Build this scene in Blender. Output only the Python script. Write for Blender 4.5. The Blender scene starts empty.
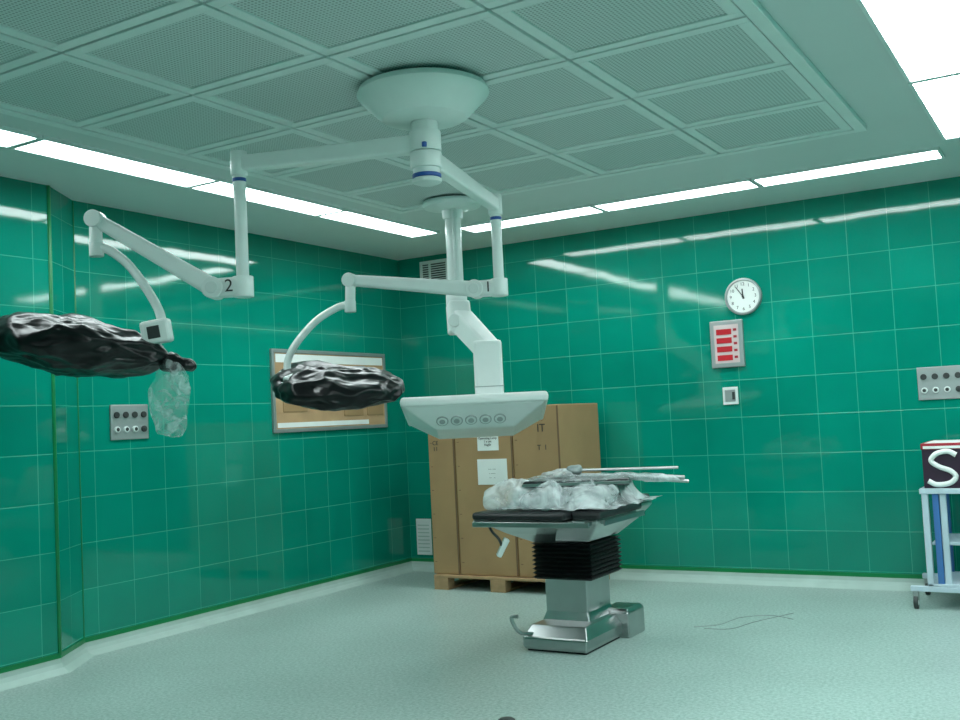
import bpy, bmesh, math, random
from mathutils import Vector, Matrix, noise
random.seed(7)
sc=bpy.context.scene
try: sc.view_settings.view_transform='Standard'
except Exception: pass
COL=bpy.context.collection
H=3.0
# ---------------------------------------------------------------- materials
def newmat(name):
    m=bpy.data.materials.new(name);m.use_nodes=True
    return m,m.node_tree,m.node_tree.nodes['Principled BSDF']
def simple(name,col,rough=.5,metal=0,bump=0,bscale=30,var=.06,vscale=6,coat=0):
    m,nt,b=newmat(name);N=nt.nodes;L=nt.links
    tc=N.new('ShaderNodeTexCoord');nz=N.new('ShaderNodeTexNoise');nz.inputs['Scale'].default_value=vscale;nz.inputs['Detail'].default_value=4
    L.new(tc.outputs['Object'],nz.inputs['Vector'])
    r=N.new('ShaderNodeValToRGB');r.color_ramp.elements[0].position=.3;r.color_ramp.elements[1].position=.7
    r.color_ramp.elements[0].color=(*[c*(1-var) for c in col],1);r.color_ramp.elements[1].color=(*[min(1,c*(1+var)) for c in col],1)
    L.new(nz.outputs['Fac'],r.inputs['Fac']);L.new(r.outputs['Color'],b.inputs['Base Color'])
    b.inputs['Roughness'].default_value=rough;b.inputs['Metallic'].default_value=metal
    if coat: b.inputs['Coat Weight'].default_value=coat
    if bump:
        n2=N.new('ShaderNodeTexNoise');n2.inputs['Scale'].default_value=bscale;n2.inputs['Detail'].default_value=3
        L.new(tc.outputs['Object'],n2.inputs['Vector'])
        bp=N.new('ShaderNodeBump');bp.inputs['Strength'].default_value=bump;bp.inputs['Distance'].default_value=.02
        L.new(n2.outputs['Fac'],bp.inputs['Height']);L.new(bp.outputs['Normal'],b.inputs['Normal'])
    return m
def tilemat(name,axis):
    m,nt,b=newmat(name);N=nt.nodes;L=nt.links
    tc=N.new('ShaderNodeTexCoord');sp=N.new('ShaderNodeSeparateXYZ');cb=N.new('ShaderNodeCombineXYZ')
    L.new(tc.outputs['Object'],sp.inputs[0]);L.new(sp.outputs[axis],cb.inputs[0]);
    ad=N.new('ShaderNodeMath');ad.operation='ADD';ad.inputs[1].default_value=-.125;L.new(sp.outputs['Z'],ad.inputs[0]);L.new(ad.outputs[0],cb.inputs[1])
    br=N.new('ShaderNodeTexBrick');br.offset=0;br.squash=1
    br.inputs['Scale'].default_value=1;br.inputs['Brick Width'].default_value=.3;br.inputs['Row Height'].default_value=.3
    br.inputs['Mortar Size'].default_value=.003;br.inputs['Mortar Smooth'].default_value=.3;br.inputs['Bias'].default_value=0
    br.inputs['Color1'].default_value=(.002,.215,.150,1);br.inputs['Color2'].default_value=(.002,.25,.176,1);br.inputs['Mortar'].default_value=(.04,.38,.27,1)
    L.new(cb.outputs[0],br.inputs['Vector'])
    nz=N.new('ShaderNodeTexNoise');nz.inputs['Scale'].default_value=.9;nz.inputs['Detail'].default_value=3;L.new(tc.outputs['Object'],nz.inputs['Vector'])
    mr=N.new('ShaderNodeMapRange');mr.inputs['From Min'].default_value=.3;mr.inputs['From Max'].default_value=.7;mr.inputs['To Min'].default_value=.85;mr.inputs['To Max'].default_value=1.12
    L.new(nz.outputs['Fac'],mr.inputs['Value'])
    mx=N.new('ShaderNodeVectorMath');mx.operation='SCALE';L.new(br.outputs['Color'],mx.inputs[0]);L.new(mr.outputs[0],mx.inputs['Scale'])
    L.new(mx.outputs[0],b.inputs['Base Color'])
    b.inputs['Roughness'].default_value=.06
    b.inputs['Specular IOR Level'].default_value=.5
    iv=N.new('ShaderNodeMath');iv.operation='MULTIPLY_ADD';iv.inputs[1].default_value=-1;iv.inputs[2].default_value=1;L.new(br.outputs['Fac'],iv.inputs[0])
    bp=N.new('ShaderNodeBump');bp.inputs['Strength'].default_value=.5;bp.inputs['Distance'].default_value=.002;L.new(iv.outputs[0],bp.inputs['Height'])
    n2=N.new('ShaderNodeTexNoise');n2.inputs['Scale'].default_value=3.0;n2.inputs['Detail'].default_value=1;L.new(tc.outputs['Object'],n2.inputs['Vector'])
    b2=N.new('ShaderNodeBump');b2.inputs['Strength'].default_value=.14;b2.inputs['Distance'].default_value=.01;L.new(n2.outputs['Fac'],b2.inputs['Height']);L.new(bp.outputs[0],b2.inputs['Normal'])
    L.new(b2.outputs[0],b.inputs['Normal'])
    return m
M_tx=tilemat('green_tile_x','X');M_ty=tilemat('green_tile_y','Y')
def floormat():
    m,nt,b=newmat('vinyl_floor');N=nt.nodes;L=nt.links
    tc=N.new('ShaderNodeTexCoord')
    n1=N.new('ShaderNodeTexNoise');n1.inputs['Scale'].default_value=55;n1.inputs['Detail'].default_value=3;n1.inputs['Roughness'].default_value=.7;L.new(tc.outputs['Object'],n1.inputs['Vector'])
    r=N.new('ShaderNodeValToRGB');e=r.color_ramp.elements
    e[0].position=.36;e[0].color=(.235,.345,.315,1);e[1].position=.62;e[1].color=(.43,.535,.505,1)
    L.new(n1.outputs['Fac'],r.inputs['Fac'])
    n3=N.new('ShaderNodeTexNoise');n3.inputs['Scale'].default_value=1.2;n3.inputs['Detail'].default_value=4;L.new(tc.outputs['Object'],n3.inputs['Vector'])
    mr=N.new('ShaderNodeMapRange');mr.inputs['From Min'].default_value=.3;mr.inputs['From Max'].default_value=.7;mr.inputs['To Min'].default_value=.92;mr.inputs['To Max'].default_value=1.06;L.new(n3.outputs['Fac'],mr.inputs['Value'])
    mx=N.new('ShaderNodeVectorMath');mx.operation='SCALE';L.new(r.outputs['Color'],mx.inputs[0]);L.new(mr.outputs[0],mx.inputs['Scale'])
    L.new(mx.outputs[0],b.inputs['Base Color']);b.inputs['Roughness'].default_value=.36;b.inputs['Specular IOR Level'].default_value=.4
    return m
M_floor=floormat()
M_ceil=simple('ceiling_paint',(.66,.70,.70),.7,var=.03,vscale=1)
M_frame=simple('ceiling_panel_frame',(.76,.80,.80),.5,var=.03)
def perfmat():
    m,nt,b=newmat('perforated_panel');N=nt.nodes;L=nt.links
    tc=N.new('ShaderNodeTexCoord');vm=N.new('ShaderNodeVectorMath');vm.operation='SCALE';vm.inputs['Scale'].default_value=1/.018;L.new(tc.outputs['Object'],vm.inputs[0])
    fr=N.new('ShaderNodeVectorMath');fr.operation='FRACTION';L.new(vm.outputs[0],fr.inputs[0])
    sb=N.new('ShaderNodeVectorMath');sb.operation='SUBTRACT';sb.inputs[1].default_value=(.5,.5,0);L.new(fr.outputs[0],sb.inputs[0])
    ml=N.new('ShaderNodeVectorMath');ml.operation='MULTIPLY';ml.inputs[1].default_value=(1,1,0);L.new(sb.outputs[0],ml.inputs[0])
    ln=N.new('ShaderNodeVectorMath');ln.operation='LENGTH';L.new(ml.outputs[0],ln.inputs[0])
    r=N.new('ShaderNodeValToRGB');r.color_ramp.interpolation='LINEAR';e=r.color_ramp.elements
    e[0].position=.22;e[0].color=(.28,.32,.32,1);e[1].position=.34;e[1].color=(.62,.67,.67,1)
    L.new(ln.outputs['Value'],r.inputs['Fac']);L.new(r.outputs['Color'],b.inputs['Base Color']);b.inputs['Roughness'].default_value=.5
    return m
M_perf=perfmat()
def emit(name,col,s):
    m,nt,b=newmat(name);N=nt.nodes
    b.inputs['Base Color'].default_value=(.9,.9,.9,1)
    b.inputs['Emission Color'].default_value=(*col,1);b.inputs['Emission Strength'].default_value=s;return m
M_light=emit('fluorescent_diffuser',(.88,1,1),16)
M_white=simple('white_enamel',(.80,.84,.83),.3,var=.03)
M_offw=simple('offwhite_plastic',(.70,.75,.74),.4,var=.03)
M_blue=simple('blue_band',(.01,.08,.35),.4)
M_steel=simple('brushed_steel',(.46,.48,.48),.28,1,var=.12,vscale=3)
M_alu=simple('anodised_aluminium',(.36,.40,.40),.45,.6)
M_lens=simple('lens_glass',(.45,.50,.50),.2,.3)
M_black=simple('black_rubber',(.008,.008,.009),.5)
M_vinyl=simple('black_vinyl_cushion',(.012,.013,.015),.35,bump=.05,bscale=8)
M_dark=simple('dark_grey_plastic',(.03,.035,.035),.45)
def baggy(name,col,rough):
    m=simple(name,col,rough);b=m.node_tree.nodes['Principled BSDF']
    b.inputs['Specular IOR Level'].default_value=.35
    return m
M_bag=baggy('black_plastic_bag',(.004,.004,.005),.3)
def clearwrap(name,lo,hi,col=(.78,.84,.85),rough=.3,sc_=14,dist=1.2,p0=.4,p1=.65,spec=.5,bump=.6):
    m,nt,b=newmat(name);N=nt.nodes;L=nt.links
    tc=N.new('ShaderNodeTexCoord');n=N.new('ShaderNodeTexNoise');n.inputs['Scale'].default_value=sc_;n.inputs['Detail'].default_value=3;n.inputs['Distortion'].default_value=dist;L.new(tc.outputs['Object'],n.inputs['Vector'])
    r=N.new('ShaderNodeValToRGB');r.color_ramp.elements[0].position=p0;r.color_ramp.elements[1].position=p1
    r.color_ramp.elements[0].color=(lo,lo,lo,1);r.color_ramp.elements[1].color=(hi,hi,hi,1)
    L.new(n.outputs['Fac'],r.inputs['Fac']);L.new(r.outputs['Color'],b.inputs['Alpha'])
    bp=N.new('ShaderNodeBump');bp.inputs['Strength'].default_value=bump;bp.inputs['Distance'].default_value=.02;L.new(n.outputs['Fac'],bp.inputs['Height']);L.new(bp.outputs[0],b.inputs['Normal'])
    b.inputs['Base Color'].default_value=(*col,1);b.inputs['Roughness'].default_value=rough;b.inputs['Specular IOR Level'].default_value=spec
    return m
M_wrap=clearwrap('clear_plastic_wrap',.22,.62,col=(.88,.93,.95),rough=.32,sc_=9,dist=.8,p0=.38,p1=.66,spec=.5,bump=.15)
M_wrap2=clearwrap('thin_clear_bag',.06,.42,sc_=12,dist=1.8,bump=.4)
M_card=simple('corrugated_cardboard',(.36,.22,.105),.8,var=.08,vscale=3)
M_cardd=simple('cardboard_edge_dark_tape',(.16,.09,.045),.7)  # darker brown for carton tape, edge strips and staples
M_wood=simple('pallet_wood',(.40,.25,.13),.7,var=.2,vscale=9)
M_paper=simple('white_paper',(.80,.82,.80),.7,var=.03)
M_cork=simple('cork_board',(.48,.30,.16),.8,var=.12,vscale=5)
M_cove=simple('baseboard_vinyl',(.40,.52,.48),.45)
M_gtrim=simple('green_trim',(.0,.20,.06),.35)
M_red=simple('red_display',(.50,.01,.02),.35)
M_fascia=simple('pinkish_fascia',(.62,.50,.50),.4)
M_redd=simple('carton_maroon',(.36,.015,.03),.5)
M_navy=simple('carton_navy',(.03,.012,.03),.4)
M_cartb=simple('cart_blue',(.05,.16,.42),.4)
M_cartw=simple('cart_bluish_white',(.50,.60,.68),.4)
M_ink=simple('ink',(.02,.02,.02),.6)
# ---------------------------------------------------------------- helpers
def group(name,loc):
    e=bpy.data.objects.new(name,None);e.location=loc;e.empty_display_size=.2;COL.objects.link(e);return e
def link(name,me,mat,par=None,smooth=False):
    o=bpy.data.objects.new(name,me);COL.objects.link(o)
    if mat is not None:
        me.materials.clear();me.materials.append(mat)
    if smooth:
        for p in me.polygons:p.use_smooth=True
    if par is not None:
        o.parent=par;o.matrix_parent_inverse=Matrix.Translation(-Vector(par.location))
    return o
def frombm(name,bm,mat,par,smooth=False,bev=0,seg=2):
    bmesh.ops.recalc_face_normals(bm,faces=bm.faces)
    me=bpy.data.meshes.new(name);bm.to_mesh(me);bm.free()
    o=link(name,me,mat,par,smooth)
    if bev:
        md=o.modifiers.new('bevel','BEVEL');md.width=bev;md.segments=seg;md.limit_method='ANGLE';md.angle_limit=.6
    return o
def box(name,lo,hi,mat,par=None,bev=0,M=None):
    bm=bmesh.new();bmesh.ops.create_cube(bm,size=1)
    for v in bm.verts: v.co=Vector([lo[i]+(v.co[i]+.5)*(hi[i]-lo[i]) for i in range(3)])
    if M is not None: bm.transform(M)
    return frombm(name,bm,mat,par,bev=bev)
def boxes(name,L,mat,par=None,bev=0,M=None):
    bm=bmesh.new()
    for lo,hi in L:
        r=bmesh.ops.create_cube(bm,size=1)
        for v in r['verts']: v.co=Vector([lo[i]+(v.co[i]+.5)*(hi[i]-lo[i]) for i in range(3)])
    if M is not None: bm.transform(M)
    return frombm(name,bm,mat,par,bev=bev)
def frame(p,z,up=Vector((0,0,1))):
    z=Vector(z).normalized()
    if abs(z.dot(up))>.99: up=Vector((1,0,0))
    x=up.cross(z).normalized();y=z.cross(x)
    M=Matrix((x,y,z)).transposed().to_4x4();M.translation=Vector(p);return M
def cyl(name,p0,p1,r,mat,par=None,r1=None,seg=36,bev=.004):
    p0=Vector(p0);p1=Vector(p1);d=p1-p0
    bm=bmesh.new();bmesh.ops.create_cone(bm,cap_ends=True,segments=seg,radius1=r,radius2=r if r1 is None else r1,depth=d.length)
    bm.transform(frame((p0+p1)/2,d))
    o=frombm(name,bm,mat,par,bev=bev)
    for p in o.data.polygons:
        if len(p.vertices)==4:p.use_smooth=True
    return o
def lathe(name,prof,c,mat,par=None,seg=48,axis=(0,0,1)):
    bm=bmesh.new();rings=[]
    for r,z in prof:
        rings.append([bm.verts.new((r*math.cos(2*math.pi*i/seg),r*math.sin(2*math.pi*i/seg),z)) for i in range(seg)])
    for a,b in zip(rings,rings[1:]):
        for i in range(seg): bm.faces.new((a[i],a[(i+1)%seg],b[(i+1)%seg],b[i]))
    bm.faces.new(rings[0]);bm.faces.new(rings[-1])
    bm.transform(frame(c,axis) if tuple(axis)!=(0,0,1) else Matrix.Translation(Vector(c)))
    o=frombm(name,bm,mat,par,smooth=True)
    md=o.modifiers.new('es','EDGE_SPLIT');md.split_angle=math.radians(25)
    return o
def catmull(P,n=8):
    P=[Vector(p) for p in P];Q=[P[0]*2-P[1]]+P+[P[-1]*2-P[-2]];out=[]
    for i in range(1,len(Q)-2):
        for k in range(n):
            t=k/n;a,b,c,d=Q[i-1:i+3]
            out.append(.5*((2*b)+(c-a)*t+(2*a-5*b+4*c-d)*t*t+(3*b-a-3*c+d)*t**3))
    out.append(P[-1]);return out
def tube(name,P,r,mat,par=None,n=8,smooth=True):
    pts=catmull(P,n) if smooth else [Vector(p) for p in P]
    c=bpy.data.curves.new(name,'CURVE');c.dimensions='3D';s=c.splines.new('POLY');s.points.add(len(pts)-1)
    for q,p in zip(s.points,pts): q.co=(*p,1)
    c.bevel_depth=r;c.bevel_resolution=6;c.use_fill_caps=True
    t=bpy.data.objects.new('tmp',c);COL.objects.link(t)
    dg=bpy.context.evaluated_depsgraph_get();me=bpy.data.meshes.new_from_object(t.evaluated_get(dg))
    bpy.data.objects.remove(t);return link(name,me,mat,par,True)
def text(name,s,size,M,mat,par,ext=.0008):
    c=bpy.data.curves.new(name,'FONT');c.body=s;c.size=size;c.extrude=ext;c.align_x='CENTER';c.align_y='CENTER'
    t=bpy.data.objects.new('tmp',c);COL.objects.link(t)
    dg=bpy.context.evaluated_depsgraph_get();me=bpy.data.meshes.new_from_object(t.evaluated_get(dg));bpy.data.objects.remove(t)
    me.transform(M);return link(name,me,mat,par)
def facing(p,n):
    n=Vector(n).normalized();x=Vector((0,0,1)).cross(n).normalized();y=n.cross(x)
    M=Matrix((x,y,n)).transposed().to_4x4();M.translation=Vector(p);return M
def beam(name,p0,p1,w0,h0,w1,h1,mat,par,bev=.012):
    p0=Vector(p0);p1=Vector(p1);M=frame(p0,p1-p0);L=(p1-p0).length;bm=bmesh.new()
    V=[]
    for z,w,h in((0,w0,h0),(L,w1,h1)):
        V.append([bm.verts.new((sx*w/2,sy*h/2,z)) for sx,sy in((-1,-1),(1,-1),(1,1),(-1,1))])
    bm.faces.new(V[0]);bm.faces.new(V[1])
    for i in range(4): bm.faces.new((V[0][i],V[0][(i+1)%4],V[1][(i+1)%4],V[1][i]))
    bm.transform(M);return frombm(name,bm,mat,par,bev=bev,seg=4)
def blob(name,c,A,B,Cc,mat,par,amp=.03,fr=5,p=.7,seed=0,sub=5,rid=.5,fine=.25,zmin=None,taper=0,vor=0,vf=(5,9,9),smooth=True):
    A=Vector(A);B=Vector(B);Cc=Vector(Cc);c=Vector(c)
    bm=bmesh.new();bmesh.ops.create_icosphere(bm,subdivisions=sub,radius=1)
    sg=lambda x,e:math.copysign(abs(x)**e,x)
    an,bn,cn=A.normalized(),B.normalized(),Cc.normalized()
    for v in bm.verts:
        n=v.co.copy()
        k=1-taper*max(0,n.x)
        q=A*n.x+B*n.y*k+Cc*sg(n.z,p)*k
        w=q*fr+Vector((seed,seed*1.7,0))
        d=noise.noise(w)+fine*noise.noise(w*2.3)
        d+=rid*(abs(noise.noise(w*1.6+Vector((9,2,5))))-.3)
        nn=(an*n.x+bn*n.y+cn*n.z)
        co=c+q+nn*d*amp
        if vor:
            l=Vector((q.dot(an)*vf[0],q.dot(bn)*vf[1],q.dot(cn)*vf[2]))+Vector((seed,3.1,seed*.7))
            l+=.35*Vector((noise.noise(l*.9),noise.noise(l*.9+Vector((5,5,5))),noise.noise(l*.9+Vector((1,7,3)))))
            F,_=noise.voronoi(l);F2,_=noise.voronoi(l*2.1)
            co+=nn*vor*((F[0]-.45)+.35*(F2[0]-.45))
        v.co=co
        if zmin is not None and v.co.z<zmin: v.co.z=zmin+.001*noise.noise(w*3)+.001
    return frombm(name,bm,mat,par,smooth=smooth)
def prism(name,pts,z0,z1,mat,par=None,bev=0):
    bm=bmesh.new();a=[bm.verts.new((x,y,z0)) for x,y in pts];b=[bm.verts.new((x,y,z1)) for x,y in pts]
    bm.faces.new(a);bm.faces.new(b);n=len(pts)
    for i in range(n): bm.faces.new((a[i],a[(i+1)%n],b[(i+1)%n],b[i]))
    return frombm(name,bm,mat,par,bev=bev)
# ---------------------------------------------------------------- room shell
XR=6.7;YF=-9.6;PX=.24;PY=-4.08
box('floor',(-.2,YF-.1,-.1),(XR+.1,.1,0),M_floor)
box('ceiling',(-.2,YF-.1,H),(XR+.1,.1,H+.1),M_ceil)
box('wall_back',(-.15,0,0),(XR+.1,.15,H),M_tx)
prism('wall_left',[(0,0),(0,-3.72),(PX,PY),(PX,YF),(-.15,YF),(-.15,0)],0,H,M_ty)
box('wall_right',(XR,YF,0),(XR+.12,0,H),M_ty)
box('wall_front',(0,YF-.12,0),(XR,YF,H),M_tx)
def cove(name,path,mat,prof):
    bm=bmesh.new();rings=[];n=len(path)
    P=[Vector((x,y)) for x,y in path]
    for i,p in enumerate(P):
        d0=(P[i]-P[i-1]).normalized() if i>0 else (P[1]-P[0]).normalized()
        d1=(P[i+1]-P[i]).normalized() if i<n-1 else d0
        n0=Vector((-d0.y,d0.x));n1=Vector((-d1.y,d1.x));m=(n0+n1).normalized();k=1/max(.3,m.dot(n0))
        rings.append([bm.verts.new((p.x+m.x*k*u,p.y+m.y*k*u,z)) for u,z in prof])
    for a,b in zip(rings,rings[1:]):
        for j in range(len(prof)): 
            q=(j+1)%len(prof);bm.faces.new((a[j],a[q],b[q],b[j]))
    bm.faces.new(rings[0]);bm.faces.new(rings[-1])
    return frombm(name,bm,mat,None)
pr=[(0,0),(0,.085),(.008,.085),(.012,.055),(.025,.03),(.055,.008),(.07,.0)]
pg=[(0,.085),(0,.115),(.009,.115),(.009,.085)]
LP=[(PX,YF),(PX,PY),(0,-3.72),(0,0)]
cove('baseboard_left',LP,M_cove,[(-u,z) for u,z in pr])
cove('baseboard_back',[(0,0),(XR,0)],M_cove,[(-u,z) for u,z in pr])
cove('baseboard_right',[(XR,0),(XR,YF)],M_cove,[(-u,z) for u,z in pr])
cove('trim_1',LP,M_gtrim,[(-u,z) for u,z in pg])
cove('trim_2',[(0,0),(XR,0)],M_gtrim,[(-u,z) for u,z in pg])
cyl('trim_3',(PX,PY,.1),(PX,PY,H),.012,M_gtrim);cyl('trim_4',(0.0,-3.72,.1),(0.0,-3.72,H),.006,M_gtrim)
# ---------------------------------------------------------------- ceiling light ring
def lightpanel(x0,x1,y0,y1):
    g=group('ceiling_light_panel',((x0+x1)/2,(y0+y1)/2,H))
    t=.018
    box('diffuser',(x0+t,y0+t,H-.012),(x1-t,y1-t,H-.002),M_light,g)
    boxes('frame',[((x0,y0,H-.02),(x1,y0+t,H)),((x0,y1-t,H-.02),(x1,y1,H)),((x0,y0+t,H-.02),(x0+t,y1-t,H)),((x1-t,y0+t,H-.02),(x1,y1-t,H))],M_frame,g)
for k in range(5):
    lightpanel(.86,1.15,-1.0-1.26*(k+1)+.01,-1.0-1.26*k)
for k in range(3):
    lightpanel(1.36+1.22*k,1.36+1.22*(k+1)-.01,-1.08,-.79)
for k in range(5):
    lightpanel(5.06,5.68,-1.31-1.37*(k+1)+.01,-1.31-1.37*k)
# ---------------------------------------------------------------- laminar flow ceiling
g=group('laminar_flow_ceiling',(3.07,-4.1,H))
x0,x1,y0,y1=1.47,4.67,-6.2,-2.0;nc,nr=4,6
zb=H-.03
boxes('outer_frame',[((x0-.06,y0-.06,zb-.005),(x1+.06,y0,H)),((x0-.06,y1,zb-.005),(x1+.06,y1+.06,H)),((x0-.06,y0,zb-.005),(x0,y1,H)),((x1,y0,zb-.005),(x1+.06,y1,H))],M_frame,g,bev=.004)
fr=[];pe=[]
cw=(x1-x0)/nc;ch=(y1-y0)/nr
for i in range(nc):
    for j in range(nr):
        a,b=x0+i*cw+.008,x0+(i+1)*cw-.008;c,d=y0+j*ch+.008,y0+(j+1)*ch-.008;t=.055
        fr+=[((a,c,zb),(b,c+t,H-.005)),((a,d-t,zb),(b,d,H-.005)),((a,c+t,zb),(a+t,d-t,H-.005)),((b-t,c+t,zb),(b,d-t,H-.005))]
        pe.append(((a+t,c+t,zb+.008),(b-t,d-t,H-.006)))
boxes('panel_frames',fr,M_frame,g,bev=.003)
boxes('perforated_panels',pe,M_perf,g)
# ---------------------------------------------------------------- twin surgical light
g=group('ceiling_surgical_light',(3.17,-4.22,H))
hx,hy=3.17,-4.22
lathe('canopy',[(.27,H-.032),(.30,2.955),(.31,2.93),(.30,2.915),(.215,2.83),(.195,2.815),(.12,2.805),(.075,2.80)],(hx,hy,0),M_white,g,64)
cyl('spindle',(hx,hy,2.80),(hx,hy,2.52),.062,M_white,g)
cyl('bearing_a',(hx,hy,2.755),(hx,hy,2.66),.074,M_white,g)
cyl('bearing_b',(hx,hy,2.655),(hx,hy,2.58),.074,M_white,g)
cyl('blue_ring',(hx,hy,2.535),(hx,hy,2.555),.068,M_blue,g)
cyl('bearing_badge',(hx+.035,hy-.062,2.665),(hx+.0355,hy-.0622,2.69),.012,M_blue,g)
lathe('end_cap',[(.07,2.53),(.066,2.515),(.04,2.505),(.01,2.5)],(hx,hy,0),M_offw,g)
def arm(tag,z,ex,ey,zb,el,curve,num):
    A=Vector((hx,hy,z));E=Vector((ex,ey,z))
    beam('extension_arm_'+tag,A,E,.07,.085,.06,.075,M_white,g)
    cyl('arm_end_'+tag,(ex,ey,z-.06),(ex,ey,z+.06),.04,M_white,g)
    cyl('drop_tube_'+tag,(ex,ey,z),(ex,ey,zb),.030,M_white,g)
    cyl('blue_band_'+tag,(ex,ey,z-.09),(ex,ey,z-.07),.0335,M_blue,g)
    cyl('tube_collar_'+tag,(ex,ey,z-.13),(ex,ey,z-.06),.032,M_white,g)
    B=Vector((ex,ey,zb));el=Vector(el);d=(el-B);dh=Vector((d.x,d.y,0)).normalized();n=Vector((-dh.y,dh.x,0))
    if n.y>0:n=-n
    cyl('knuckle_'+tag,B+Vector((0,0,.05)),B-Vector((0,0,.05)),.05,M_white,g)
    P1=B+dh*.14
    beam('knuckle_link_'+tag,B-dh*.02,P1,.09,.095,.085,.09,M_white,g,.02)
    cyl('pivot_'+tag,P1-n*.05,P1+n*.05,.052,M_white,g)
    beam('spring_arm_'+tag,P1,el,.075,.09,.055,.066,M_white,g,.02)
    cyl('pivot_cap_'+tag,P1+n*.05,P1+n*.056,.03,M_offw,g)
    cyl('elbow_'+tag,el-n*.042,el+n*.042,.042,M_white,g)
    text('number_'+tag,num,.085,facing(B+dh*.055+n*.0535,n),M_ink,g)
    cyl('elbow_drop_'+tag,el+Vector((0,0,.0)),Vector(curve[0])-Vector((0,0,.03)),.03,M_white,g)
    cyl('elbow_collar_'+tag,Vector(curve[0])+Vector((0,0,.02)),Vector(curve[0])-Vector((0,0,.05)),.034,M_offw,g)
    tube('yoke_'+tag,curve,.022,M_white,g)
arm('2',2.70,2.28,-4.52,2.10,(1.65,-4.86,2.47),[(1.64,-4.85,2.34),(1.69,-4.82,2.32),(1.77,-4.78,2.25),(1.85,-4.75,2.14),(1.91,-4.72,2.02),(1.93,-4.71,1.94)],'2')
arm('1',2.64,2.86,-3.05,2.16,(2.01,-3.34,2.27),[(2.00,-3.34,2.13),(1.93,-3.38,2.11),(1.82,-3.44,2.04),(1.72,-3.50,1.92),(1.66,-3.52,1.82),(1.66,-3.53,1.73)],'1')
u=Vector((.84,.54,-.17)).normalized()
Mc=facing((1.915,-4.735,1.90),(.5,-.85,0))@Matrix.Rotation(math.radians(8),4,'Z')
box('control_box',(-.07,-.055,-.035),(.07,.06,.035),M_white,g,.014,Mc)
box('control_screen',(-.035,-.03,.033),(.025,.03,.038),M_dark,g,.004,Mc)
cyl('head_stem',(1.90,-4.72,1.86),(1.84,-4.76,1.78),.028,M_white,g)
v=Vector((.52,-.84,.0)).normalized();w=u.cross(v).normalized();v=w.cross(u)
blob('bagged_lamp_head_2',(1.57,-4.915,1.855),u*.43,v*.34,w*.135,M_bag,g,amp=.03,fr=2.6,p=.65,seed=3,sub=6,rid=.3,fine=.1,taper=.35,vor=.05,vf=(5,8,13))
blob('bag_knot_2',(1.96,-4.68,1.755),u*.10,v*.05,w*.03,M_bag,g,amp=.02,fr=12,seed=8,sub=5,vor=.03,vf=(12,24,24))
blob('clear_bag_drape',(1.97,-4.72,1.58),Vector((.07,.05,0)),Vector((.02,-.03,0)),Vector((0,0,.18)),M_wrap2,g,amp=.02,fr=9,seed=5,sub=5,vor=.02,vf=(24,24,9))
u=Vector((.85,.51,-.10)).normalized();v=Vector((.50,-.80,-.26)).normalized();w=u.cross(v).normalized();v=w.cross(u)
blob('bagged_lamp_head_1',(1.90,-3.36,1.65),u*.385,v*.34,w*.11,M_bag,g,amp=.03,fr=2.8,p=.7,seed=12,sub=6,rid=.3,fine=.1,taper=.15,vor=.05,vf=(5,7,13))
tube('handle_ring_1',[(1.64,-3.56,1.74),(1.66,-3.62,1.69),(1.71,-3.64,1.665),(1.77,-3.64,1.68)],.016,M_white,g)
cyl('handle_knob_1',(1.76,-3.66,1.68),(1.78,-3.60,1.70),.03,M_white,g)
# ---------------------------------------------------------------- flat surgical lamp on its own ceiling column
g=group('ceiling_mounted_panel_lamp',(1.92,-2.0,H))
mx,my=1.92,-2.02
lathe('ceiling_flange',[(.21,H-.036),(.215,2.945),(.20,2.925),(.12,2.915),(.075,2.90),(.07,2.84)],(mx,my,0),M_white,g,56)
cyl('column',(mx,my,2.92),(mx,my,2.27),.056,M_white,g)
cyl('column_conduit',(mx+.05,my-.06,2.9),(mx+.05,my-.06,2.3),.018,M_offw,g)
cyl('column_joint',(mx,my,2.30),(mx,my,2.22),.075,M_white,g)
beam('hinge_block',(mx+.02,my-.02,2.24),(mx+.05,my-.05,2.02),.15,.14,.16,.14,M_white,g,.02)
beam('swing_arm',(mx+.05,my-.05,2.12),(2.29,-2.22,1.86),.15,.15,.14,.14,M_white,g,.02)
cyl('hinge_pin',(mx+.08,my-.17,2.10),(mx+.0,my+.08,2.10),.045,M_offw,g)
Mh=Matrix.Translation((2.30,-2.27,0))@Matrix.Rotation(math.radians(31),4,'Z')
box('head_carrier',(-.095,-.07,1.54),(.095,.08,1.93),M_white,g,.02,Mh)
box('carrier_seam',(-.097,-.072,1.62),(.097,.082,1.626),M_alu,g,0,Mh)
uu=Vector((.857,.515,.0)).normalized();vv=Vector((-.515,.857,-.20)).normalized();nn=uu.cross(vv)
Md=Matrix((uu,vv,nn)).transposed().to_4x4();Md.translation=Vector((2.235,-2.36,1.477))
def frust(name,L,mat,par,M,bev=.015):
    bm=bmesh.new();R=[]
    for w,h,z,oy in L: R.append([bm.verts.new((sx*w/2,sy*h/2+oy,z)) for sx,sy in((-1,-1),(1,-1),(1,1),(-1,1))])
    for a,b in zip(R,R[1:]):
        for i in range(4): bm.faces.new((a[i],a[(i+1)%4],b[(i+1)%4],b[i]))
    bm.faces.new(R[0]);bm.faces.new(R[-1]);bm.transform(M);return frombm(name,bm,mat,par,bev=bev,seg=4)
frust('lamp_body',[(.50,.34,-.155,0.03),(.86,.58,-.045,0),(.90,.62,-.03,0)],M_white,g,Md)
frust('lamp_rim',[(.93,.64,-.032,0),(.94,.65,.0,0),(.93,.64,.028,0),(.86,.56,.038,0)],M_white,g,Md)
a=Vector((0,-.29,-.045));b=Vector((0,-.14,-.155));ed=(b-a).normalized();nrm=Vector((0,ed.z,-ed.y));
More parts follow.
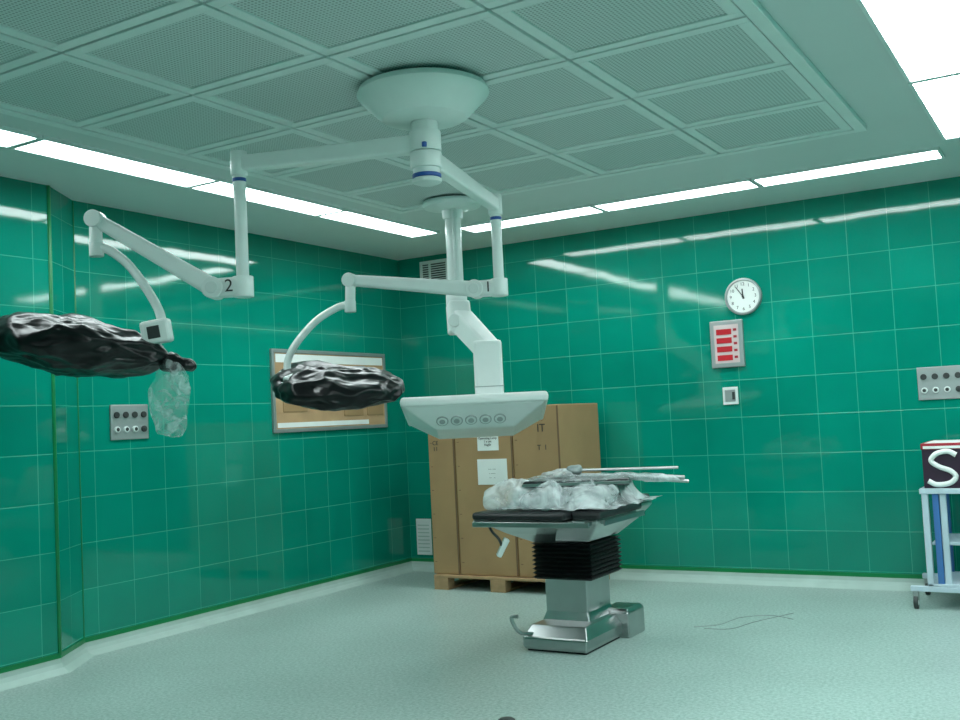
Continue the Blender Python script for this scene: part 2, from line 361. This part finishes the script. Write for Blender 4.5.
if nrm.y>0: nrm=-nrm
for k in range(5):
    c=a*.42+b*.58+Vector((-.21+k*.092,0,0))
    cyl('lens_ring_%d'%k,Md@(c+nrm*.0),Md@(c+nrm*.006),.039,M_lens,g,seg=28,bev=0)
    cyl('lens_%d'%k,Md@(c+nrm*.004),Md@(c+nrm*.009),.032,M_offw,g,seg=28,bev=0)
    cyl('lens_core_%d'%k,Md@(c+nrm*.008),Md@(c+nrm*.011),.019,M_alu if k==1 else M_lens,g,seg=20,bev=0)
# ---------------------------------------------------------------- operating table
g=group('operating_table',(2.9,-2.3,0))
def fr2(name,L,mat,bev=.01):
    bm=bmesh.new();R=[]
    for xa,xb,ya,yb,z in L: R.append([bm.verts.new(c) for c in((xa,ya,z),(xb,ya,z),(xb,yb,z),(xa,yb,z))])
    for p_,q_ in zip(R,R[1:]):
        for i in range(4): bm.faces.new((p_[i],p_[(i+1)%4],q_[(i+1)%4],q_[i]))
    bm.faces.new(R[0]);bm.faces.new(R[-1]);return frombm(name,bm,mat,g,bev=bev)
fr2('base_plinth',[(2.69,3.10,-2.66,-1.95,.012),(2.68,3.11,-2.67,-1.94,.035),(2.68,3.11,-2.67,-1.94,.085),(2.71,3.07,-2.60,-1.97,.15)],M_steel)
box('base_skirt',(2.70,-2.64,0),(3.09,-1.97,.03),M_black,g)
fr2('drive_housing',[(2.96,3.16,-2.16,-1.90,.0),(2.96,3.16,-2.16,-1.90,.16),(2.98,3.14,-2.14,-1.92,.18)],M_steel)
fr2('column_sleeve',[(2.70,3.03,-2.44,-2.06,.14),(2.72,3.01,-2.42,-2.08,.20),(2.72,3.01,-2.42,-2.08,.42)],M_steel)
L=[];z=.40
for k in range(9):
    L+=[(2.69,3.06,-2.46,-2.04,z),(2.67,3.08,-2.48,-2.02,z+.013)];z+=.026
fr2('bellows',L,M_black,0)
fr2('under_frame',[(2.70,3.05,-2.50,-2.0,.63),(2.68,3.14,-2.8,-1.85,.72),(2.64,3.20,-3.0,-1.75,.80),(2.64,3.20,-3.0,-1.75,.82)],M_steel)
box('table_top',(2.60,-3.06,.825),(3.20,-1.78,.87),M_vinyl,g,.018)
box('arm_board',(3.20,-2.98,.825),(3.38,-2.36,.868),M_vinyl,g,.018)
fr2('arm_board_bracket',[(3.0,3.22,-2.8,-2.5,.68),(3.1,3.35,-2.95,-2.38,.80),(3.1,3.35,-2.95,-2.38,.825)],M_steel)
boxes('side_rails',[((2.575,-3.0,.79),(2.587,-1.8,.82)),((3.385,-2.95,.79),(3.397,-2.38,.82)),((2.62,-3.085,.79),(3.36,-3.075,.82))],M_steel,g,bev=.002)
boxes('rail_spacers',[((2.585,-2.9+.45*k,.795),(2.65,-2.87+.45*k,.815)) for k in range(3)]+[((2.7+.3*k,-3.078,.795),(2.73+.3*k,-2.98,.815)) for k in range(3)]+[((3.34,-2.9+.4*k,.795),(3.388,-2.87+.4*k,.815)) for k in range(2)],M_steel,g)
tube('hand_control_cable',[(2.70,-3.04,.80),(2.74,-3.06,.76),(2.78,-3.06,.72),(2.80,-3.05,.66)],.008,M_dark,g)
beam('hand_control',(2.81,-3.02,.72),(2.765,-3.05,.62),.06,.035,.055,.03,M_offw,g,.008)
tube('foot_lever',[(2.74,-2.64,.10),(2.70,-2.72,.12),(2.68,-2.76,.17),(2.67,-2.77,.22),(2.71,-2.76,.225)],.012,M_steel,g)
# ---------------------------------------------------------------- wrapped attachments on the table
g=group('plastic_wrapped_table_accessories',(3.0,-2.6,.9))
ZM=.873
box('lower_pad',(2.80,-2.86,ZM),(3.30,-2.25,.925),M_vinyl,g,.02)
box('mid_pad',(2.86,-2.80,.925),(3.28,-2.3,.968),M_dark,g,.015)
Mr=Matrix.Translation((3.10,-2.66,0))@Matrix.Rotation(math.radians(20),4,'Z')
box('upper_pad',(-.30,-.18,.998),(.32,.20,1.035),M_vinyl,g,.015,Mr)
boxes('upper_pad_rail',[((-.30,-.197,1.005),(.32,-.183,1.022)),((-.30,.203,1.005),(.32,.215,1.022))],M_steel,g,.002,Mr)
def sheet(name,xa,xb,ya,yb,rect,top,mat,seed,n=110,fall=.13):
    bm=bmesh.new();V=[]
    for i in range(n+1):
        row=[]
        for j in range(n+1):
            x=xa+(xb-xa)*i/n;y=ya+(yb-ya)*j/n
            dx=max(rect[0]-x,0,x-rect[1]);dy=max(rect[2]-y,0,y-rect[3]);d=math.hypot(dx,dy)
            s=noise.noise(Vector((x*9,y*9,seed)))
            f=fall*(1+.7*s);k=max(0,min(1,1-d/f));k=k*k*(3-2*k)
            F,_=noise.voronoi(Vector((x*9+s,y*9,seed)));F2,_=noise.voronoi(Vector((x*19,y*19+s,seed+2)))
            z=ZM+.004+(top-ZM)*k+(.075*(F[0]-.2)+.03*(F2[0]-.3))*(.3+.7*k)
            row.append(bm.verts.new((x+.02*noise.noise(Vector((y*20,z*9,seed))),y+.025*noise.noise(Vector((x*20,z*9,seed+1))),max(z,ZM+.002))))
        V.append(row)
    for i in range(n):
        for j in range(n): bm.faces.new((V[i][j],V[i+1][j],V[i+1][j+1],V[i][j+1]))
    return frombm(name,bm,mat,g,smooth=True)
sheet('draped_sheet',2.66,3.44,-3.02,-2.18,(2.84,3.27,-2.84,-2.32),.975,M_wrap,4.2)
blob('wrap_bundle_a',(2.80,-2.92,.955),(.13,.02,0),(0,.10,0),(.01,0,.08),M_wrap,g,amp=.03,fr=6,p=.8,seed=5,sub=5,rid=.4,fine=.1,zmin=ZM,vor=.06,vf=(11,11,8))
blob('wrap_bundle_c',(3.02,-2.92,.93),(.12,.02,0),(0,.09,0),(.01,0,.06),M_wrap,g,amp=.03,fr=6,p=.8,seed=9,sub=5,rid=.4,fine=.1,zmin=ZM,vor=.06,vf=(11,11,8))
blob('wrap_bundle_b',(3.24,-2.82,.94),(.16,.06,0),(0,.10,0),(0,0,.065),M_wrap,g,amp=.03,fr=6,p=.8,seed=15,sub=5,rid=.4,fine=.1,zmin=ZM,vor=.06,vf=(11,11,8))
blob('wrap_over_pad',(3.10,-2.66,1.03),Mr.to_3x3()@Vector((.34,0,0)),Mr.to_3x3()@Vector((0,.22,0)),(0,0,.022),M_wrap2,g,amp=.02,fr=9,seed=30,sub=5,zmin=ZM)
blob('wrap_hump',(2.96,-2.62,1.055),(.10,0,0),(0,.09,0),(0,0,.025),M_wrap,g,amp=.02,fr=8,seed=33,sub=5,vor=.03,vf=(14,14,14))
blob('wrapped_clamp',(3.05,-2.60,1.085),(.05,0,0),(0,.04,0),(0,0,.03),M_alu,g,amp=.015,fr=14,seed=4,sub=4)
tube('rod_1',[(2.95,-2.58,1.075),(3.56,-2.21,1.06)],.008,M_steel,g,smooth=False)
tube('rod_2',[(2.95,-2.58,1.05),(3.61,-2.18,.975)],.010,M_steel,g,smooth=False)
tube('rod_3',[(3.0,-2.60,1.05),(3.60,-2.22,1.0)],.013,M_alu,g,smooth=False)
blob('rod_wrap',(3.40,-2.33,1.01),Vector((.17,.10,-.02)),(-.03,.05,0),(0,0,.025),M_wrap,g,amp=.02,fr=10,seed=44,sub=5)
# ---------------------------------------------------------------- cartons on pallet
g=group('wooden_pallet',(1.5,-.5,0))
PA,PB=.86,2.10
pl=[]
for k in range(6): pl.append(((PA,-.90+.145*k,.10),(PB,-.90+.145*k+.11,.122)))
for x in (PA,(PA+PB)/2-.07,PB-.14):
    pl.append(((x,-.90,.078),(x+.14,-.07,.10)))
    for y in (-.90,-.52,-.17): pl.append(((x,y,.02),(x+.14,y+.10,.078)))
    pl.append(((x,-.90,0),(x+.14,-.07,.02)))
boxes('boards',pl,M_wood,g,bev=.003)
def carton(x0,x1,y0,y1,z0,z1):
    g=group('cardboard_carton',((x0+x1)/2,(y0+y1)/2,z0))
    box('body',(x0,y0,z0),(x1,y1,z1),M_card,g,.008)
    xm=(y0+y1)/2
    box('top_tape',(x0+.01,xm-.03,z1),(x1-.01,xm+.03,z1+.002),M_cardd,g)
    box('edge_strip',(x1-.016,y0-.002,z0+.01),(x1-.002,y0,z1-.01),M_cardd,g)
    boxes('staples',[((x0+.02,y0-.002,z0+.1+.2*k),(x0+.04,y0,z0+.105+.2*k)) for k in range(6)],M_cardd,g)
    return g
Fn=(0,-1,0)
g=carton(.835,1.10,-.86,-.15,.124,1.47)
text('arrow_mark','1I',.09,facing((.91,-.862,1.32),Fn),M_ink,g)
text('print_mark','CE\n11',.05,facing((.91,-.862,1.20),Fn),M_ink,g)
g=carton(1.105,1.66,-.86,-.12,.124,1.47)
box('shipping_label',(1.33,-.864,1.15),(1.53,-.86,1.29),M_paper,g)
text('label_print','Operating Lamp\n1 x set\nfragile',.027,facing((1.43,-.866,1.225),Fn),M_ink,g)
box('delivery_note',(1.32,-.864,.87),(1.60,-.86,1.08),M_paper,g)
text('note_print','.... ....\n. ......\n...  ..',.035,facing((1.46,-.866,.97),Fn),M_ink,g)
g=carton(1.665,2.09,-.86,-.10,.124,1.50)
text('arrow_mark','II\nIT',.09,facing((1.93,-.862,1.36),Fn),M_ink,g)
text('print_mark','T  I',.06,facing((1.93,-.862,1.16),Fn),M_ink,g)
# ---------------------------------------------------------------- wall items
def pin_left(name,ya,yb,za,zb): return group(name,(0,(ya+yb)/2,(za+zb)/2))
g=pin_left('notice_board',-1.87,-.32,1.38,2.07)
box('cork',(.0,-1.84,1.41),(.014,-.34,2.04),M_cork,g)
boxes('frame',[((0,-1.87,1.38),(.025,-.32,1.41)),((0,-1.87,2.04),(.025,-.32,2.07)),((0,-1.87,1.41),(.025,-1.84,2.04)),((0,-.35,1.41),(.025,-.32,2.04))],M_alu,g,bev=.003)
boxes('pinned_sheets',[((.014,-1.82,1.96),(.017,-.36,2.03)),((.014,-1.82,1.42),(.017,-.6,1.46))],M_paper,g)
boxes('folders',[((.014,-.95,1.50),(.022,-.68,1.86)),((.014,-.62,1.50),(.022,-.38,1.86)),((.014,-1.75,1.55),(.022,-1.45,1.9))],M_card,g,bev=.002)
def gaspanel(M):
    g=group('medical_gas_outlet_panel',M.translation)
    box('plate',(-.16,-.12,0),(.16,.12,.015),M_alu,g,.004,M)
    for k in range(4):
        x=-.115+k*.077
        cyl('outlet_a%d'%k,M@Vector((x,.05,.012)),M@Vector((x,.05,.028)),.022,M_dark,g,seg=24)
        cyl('outlet_b%d'%k,M@Vector((x,-.05,.012)),M@Vector((x,-.05,.03)),.022,M_offw if k<3 else M_dark,g,seg=24)
        cyl('outlet_core%d'%k,M@Vector((x,-.05,.028)),M@Vector((x,-.05,.034)),.013,M_dark,g,seg=20)
gaspanel(facing((0,-3.31,1.51),(1,0,0)));gaspanel(facing((4.79,0,1.51),(0,-1,0)))
CX,CZ=3.38,2.29
g=group('wall_clock',(CX,0,CZ))
lathe('rim',[(.135,0),(.147,.0),(.150,.02),(.146,.036),(.134,.038),(.130,.026),(.128,.02)],(CX,0,CZ),M_alu,g,64,axis=(0,-1,0))
cyl('face',(CX,0,CZ),(CX,-.022,CZ),.133,M_paper,g,seg=64,bev=0)
for k in range(12):
    a=math.radians(30*k);p=Vector((CX+.100*math.sin(a),-.0235,CZ+.100*math.cos(a)))
    text('numeral_%d'%k,str(k or 12),.036,facing(p,Fn),M_ink,g)
def hand(nm,ang,l,w):
    a=math.radians(ang);d=Vector((math.sin(a),0,math.cos(a)));c=Vector((CX,-.026,CZ))
    tube(nm,[c-d*.02,c+d*l],w,M_ink,g,smooth=False)
hand('minute_hand',326,.095,.0035);hand('hour_hand',357,.062,.005);cyl('hub',(CX,-.02,CZ),(CX,-.032,CZ),.009,M_ink,g)
g=group('theatre_control_panel',(3.22,0,1.92))
box('housing',(3.09,-.03,1.73),(3.36,0,2.11),M_alu,g,.006)
box('fascia',(3.125,-.034,1.765),(3.325,-.029,2.075),M_fascia,g)
for k in range(4): box('display_%d'%k,(3.145,-.038,1.995-.07*k),(3.27,-.033,2.04-.07*k),M_red,g)
for k in range(5): box('key_%d'%k,(3.285,-.037,2.02-.055*k),(3.312,-.033,2.04-.055*k),M_redd,g)
g=group('wall_socket',(3.22,0,1.50))
box('plate',(3.16,-.014,1.43),(3.285,0,1.57),M_offw,g,.004);box('insert',(3.18,-.02,1.455),(3.265,-.012,1.55),M_alu,g,.003)
box('socket_well',(3.24,-.023,1.47),(3.262,-.018,1.53),M_dark,g)
g=group('ventilation_grille',(.42,0,2.84))
boxes('frame',[((.26,-.015,2.73),(.58,0,2.755)),((.26,-.015,2.925),(.58,0,2.95)),((.26,-.015,2.755),(.285,0,2.925)),((.555,-.015,2.755),(.58,0,2.925)),((.36,-.015,2.755),(.38,0,2.925))],M_offw,g)
box('duct_back',(.285,-.003,2.755),(.555,0,2.925),M_dark,g)
boxes('slats',[((.285,-.012,2.765+.022*k),(.555,-.004,2.773+.022*k)) for k in range(8)],M_offw,g)
g=group('return_air_grille',(.16,0,.31))
box('plate',(.08,-.012,.15),(.25,0,.49),M_offw,g,.003)
boxes('louvres',[((.10,-.016,.18+.035*k),(.23,-.010,.19+.035*k)) for k in range(8)],M_cove,g)
# ---------------------------------------------------------------- equipment cart + box
g=group('equipment_cart',(5.05,-.4,0))
X0,X1,Y0,Y1=4.72,5.40,-.70,-.16
for i,(x,y) in enumerate([(X0,Y0),(X1,Y0),(X0,Y1),(X1,Y1)]):
    box('post_%d'%i,(x-.02,y-.02,.12),(x+.02,y+.02,.80),M_cartw,g,.005)
    sx=-.10 if i%2==0 else .10
    box('caster_fork_%d'%i,(x+sx-.018,y-.02,.06),(x+sx+.018,y+.02,.125),M_alu,g,.003)
    cyl('caster_%d'%i,(x+sx-.014,y-.01,.042),(x+sx+.014,y-.01,.042),.042,M_dark,g)
    cyl('caster_disc_%d'%i,(x+sx-.017,y-.01,.042),(x+sx+.017,y-.01,.042),.02,M_offw,g)
boxes('foot_bars',[((X0-.13,Y0-.022,.115),(X1+.13,Y0+.022,.15)),((X0-.13,Y1-.022,.115),(X1+.13,Y1+.022,.15))],M_cartw,g,bev=.005)
boxes('blue_uprights',[((X0+.045,Y0-.014,.16),(X0+.085,Y0+.015,.78)),((X1-.085,Y0-.014,.16),(X1-.045,Y0+.015,.78)),((X0+.045,Y1-.015,.16),(X0+.085,Y1+.012,.78))],M_cartb,g,bev=.004)
boxes('inner_uprights',[((X0+.09,Y0-.01,.16),(X0+.13,Y0+.015,.78)),((X1-.13,Y0-.01,.16),(X1-.09,Y0+.015,.78))],M_cartw,g,bev=.004)
boxes('shelves',[((X0-.03,Y0-.03,.765),(X1+.03,Y1+.03,.80)),((X0-.02,Y0-.02,.15),(X1+.02,Y1+.02,.17)),((X0+.02,Y0+.03,.42),(X1-.02,Y1-.02,.44))],M_cartw,g,bev=.004)
g=group('printed_carton',(5.0,-.45,.8))
box('body',(4.72,-.70,.802),(5.34,-.22,1.06),M_navy,g,.004)
box('lid',(4.715,-.705,1.06),(5.345,-.215,1.10),M_redd,g,.004)
boxes('lid_band',[((4.73,-.708,1.064),(5.33,-.704,1.082)),((4.74,-.69,1.10),(5.32,-.23,1.102))],M_paper,g)
# sweeping white S emblem
tube('emblem',[(4.93,-.702,1.02),(4.88,-.702,1.045),(4.81,-.702,1.03),(4.775,-.702,.985),(4.82,-.702,.945),(4.89,-.702,.915),(4.92,-.702,.875),(4.88,-.702,.835),(4.80,-.702,.825),(4.75,-.702,.85)],.017,M_paper,g)
boxes('maroon_field',[((4.96,-.704,.81),(5.33,-.699,1.055))],M_redd,g)
boxes('field_print',[((4.985,-.706,.985),(5.2,-.703,1.0)),((4.985,-.706,.95),(5.12,-.703,.96))],M_paper,g)
# ---------------------------------------------------------------- floor bits
g=group('loose_cable',(3.7,-1.5,0))
tube('wire_1',[(3.42,-1.72,.003),(3.55,-1.60,.003),(3.62,-1.35,.006),(3.78,-1.22,.003),(3.95,-1.30,.003)],.002,M_alu,g)
tube('wire_2',[(3.50,-1.75,.003),(3.66,-1.70,.003),(3.74,-1.45,.003),(3.90,-1.10,.003)],.002,M_alu,g)
g=group('floor_drain_cap',(3.28,-3.96,0))
lathe('cap',[(.04,0),(.04,.008),(.03,.014),(.012,.016)],(3.30,-3.96,0),M_dark,g,32)
# ---------------------------------------------------------------- camera, world
w=bpy.data.worlds.new('world');sc.world=w;w.use_nodes=True
w.node_tree.nodes['Background'].inputs[0].default_value=(.02,.03,.03,1)
yaw,pitch,roll=.5403,.0584,-.0492
F=Vector((-math.sin(yaw)*math.cos(pitch),math.cos(yaw)*math.cos(pitch),math.sin(pitch)))
R0=Vector((math.cos(yaw),math.sin(yaw),0));U0=R0.cross(F)
R=R0*math.cos(roll)+U0*math.sin(roll);U=-R0*math.sin(roll)+U0*math.cos(roll)
c=bpy.data.cameras.new('camera');c.sensor_width=36;c.lens=1025.77/960*36;c.clip_start=.05
o=bpy.data.objects.new('camera',c);COL.objects.link(o)
M=Matrix((R,U,-F)).transposed().to_4x4();M.translation=Vector((5.7675,-8.1526,1.4041));o.matrix_world=M
sc.camera=o
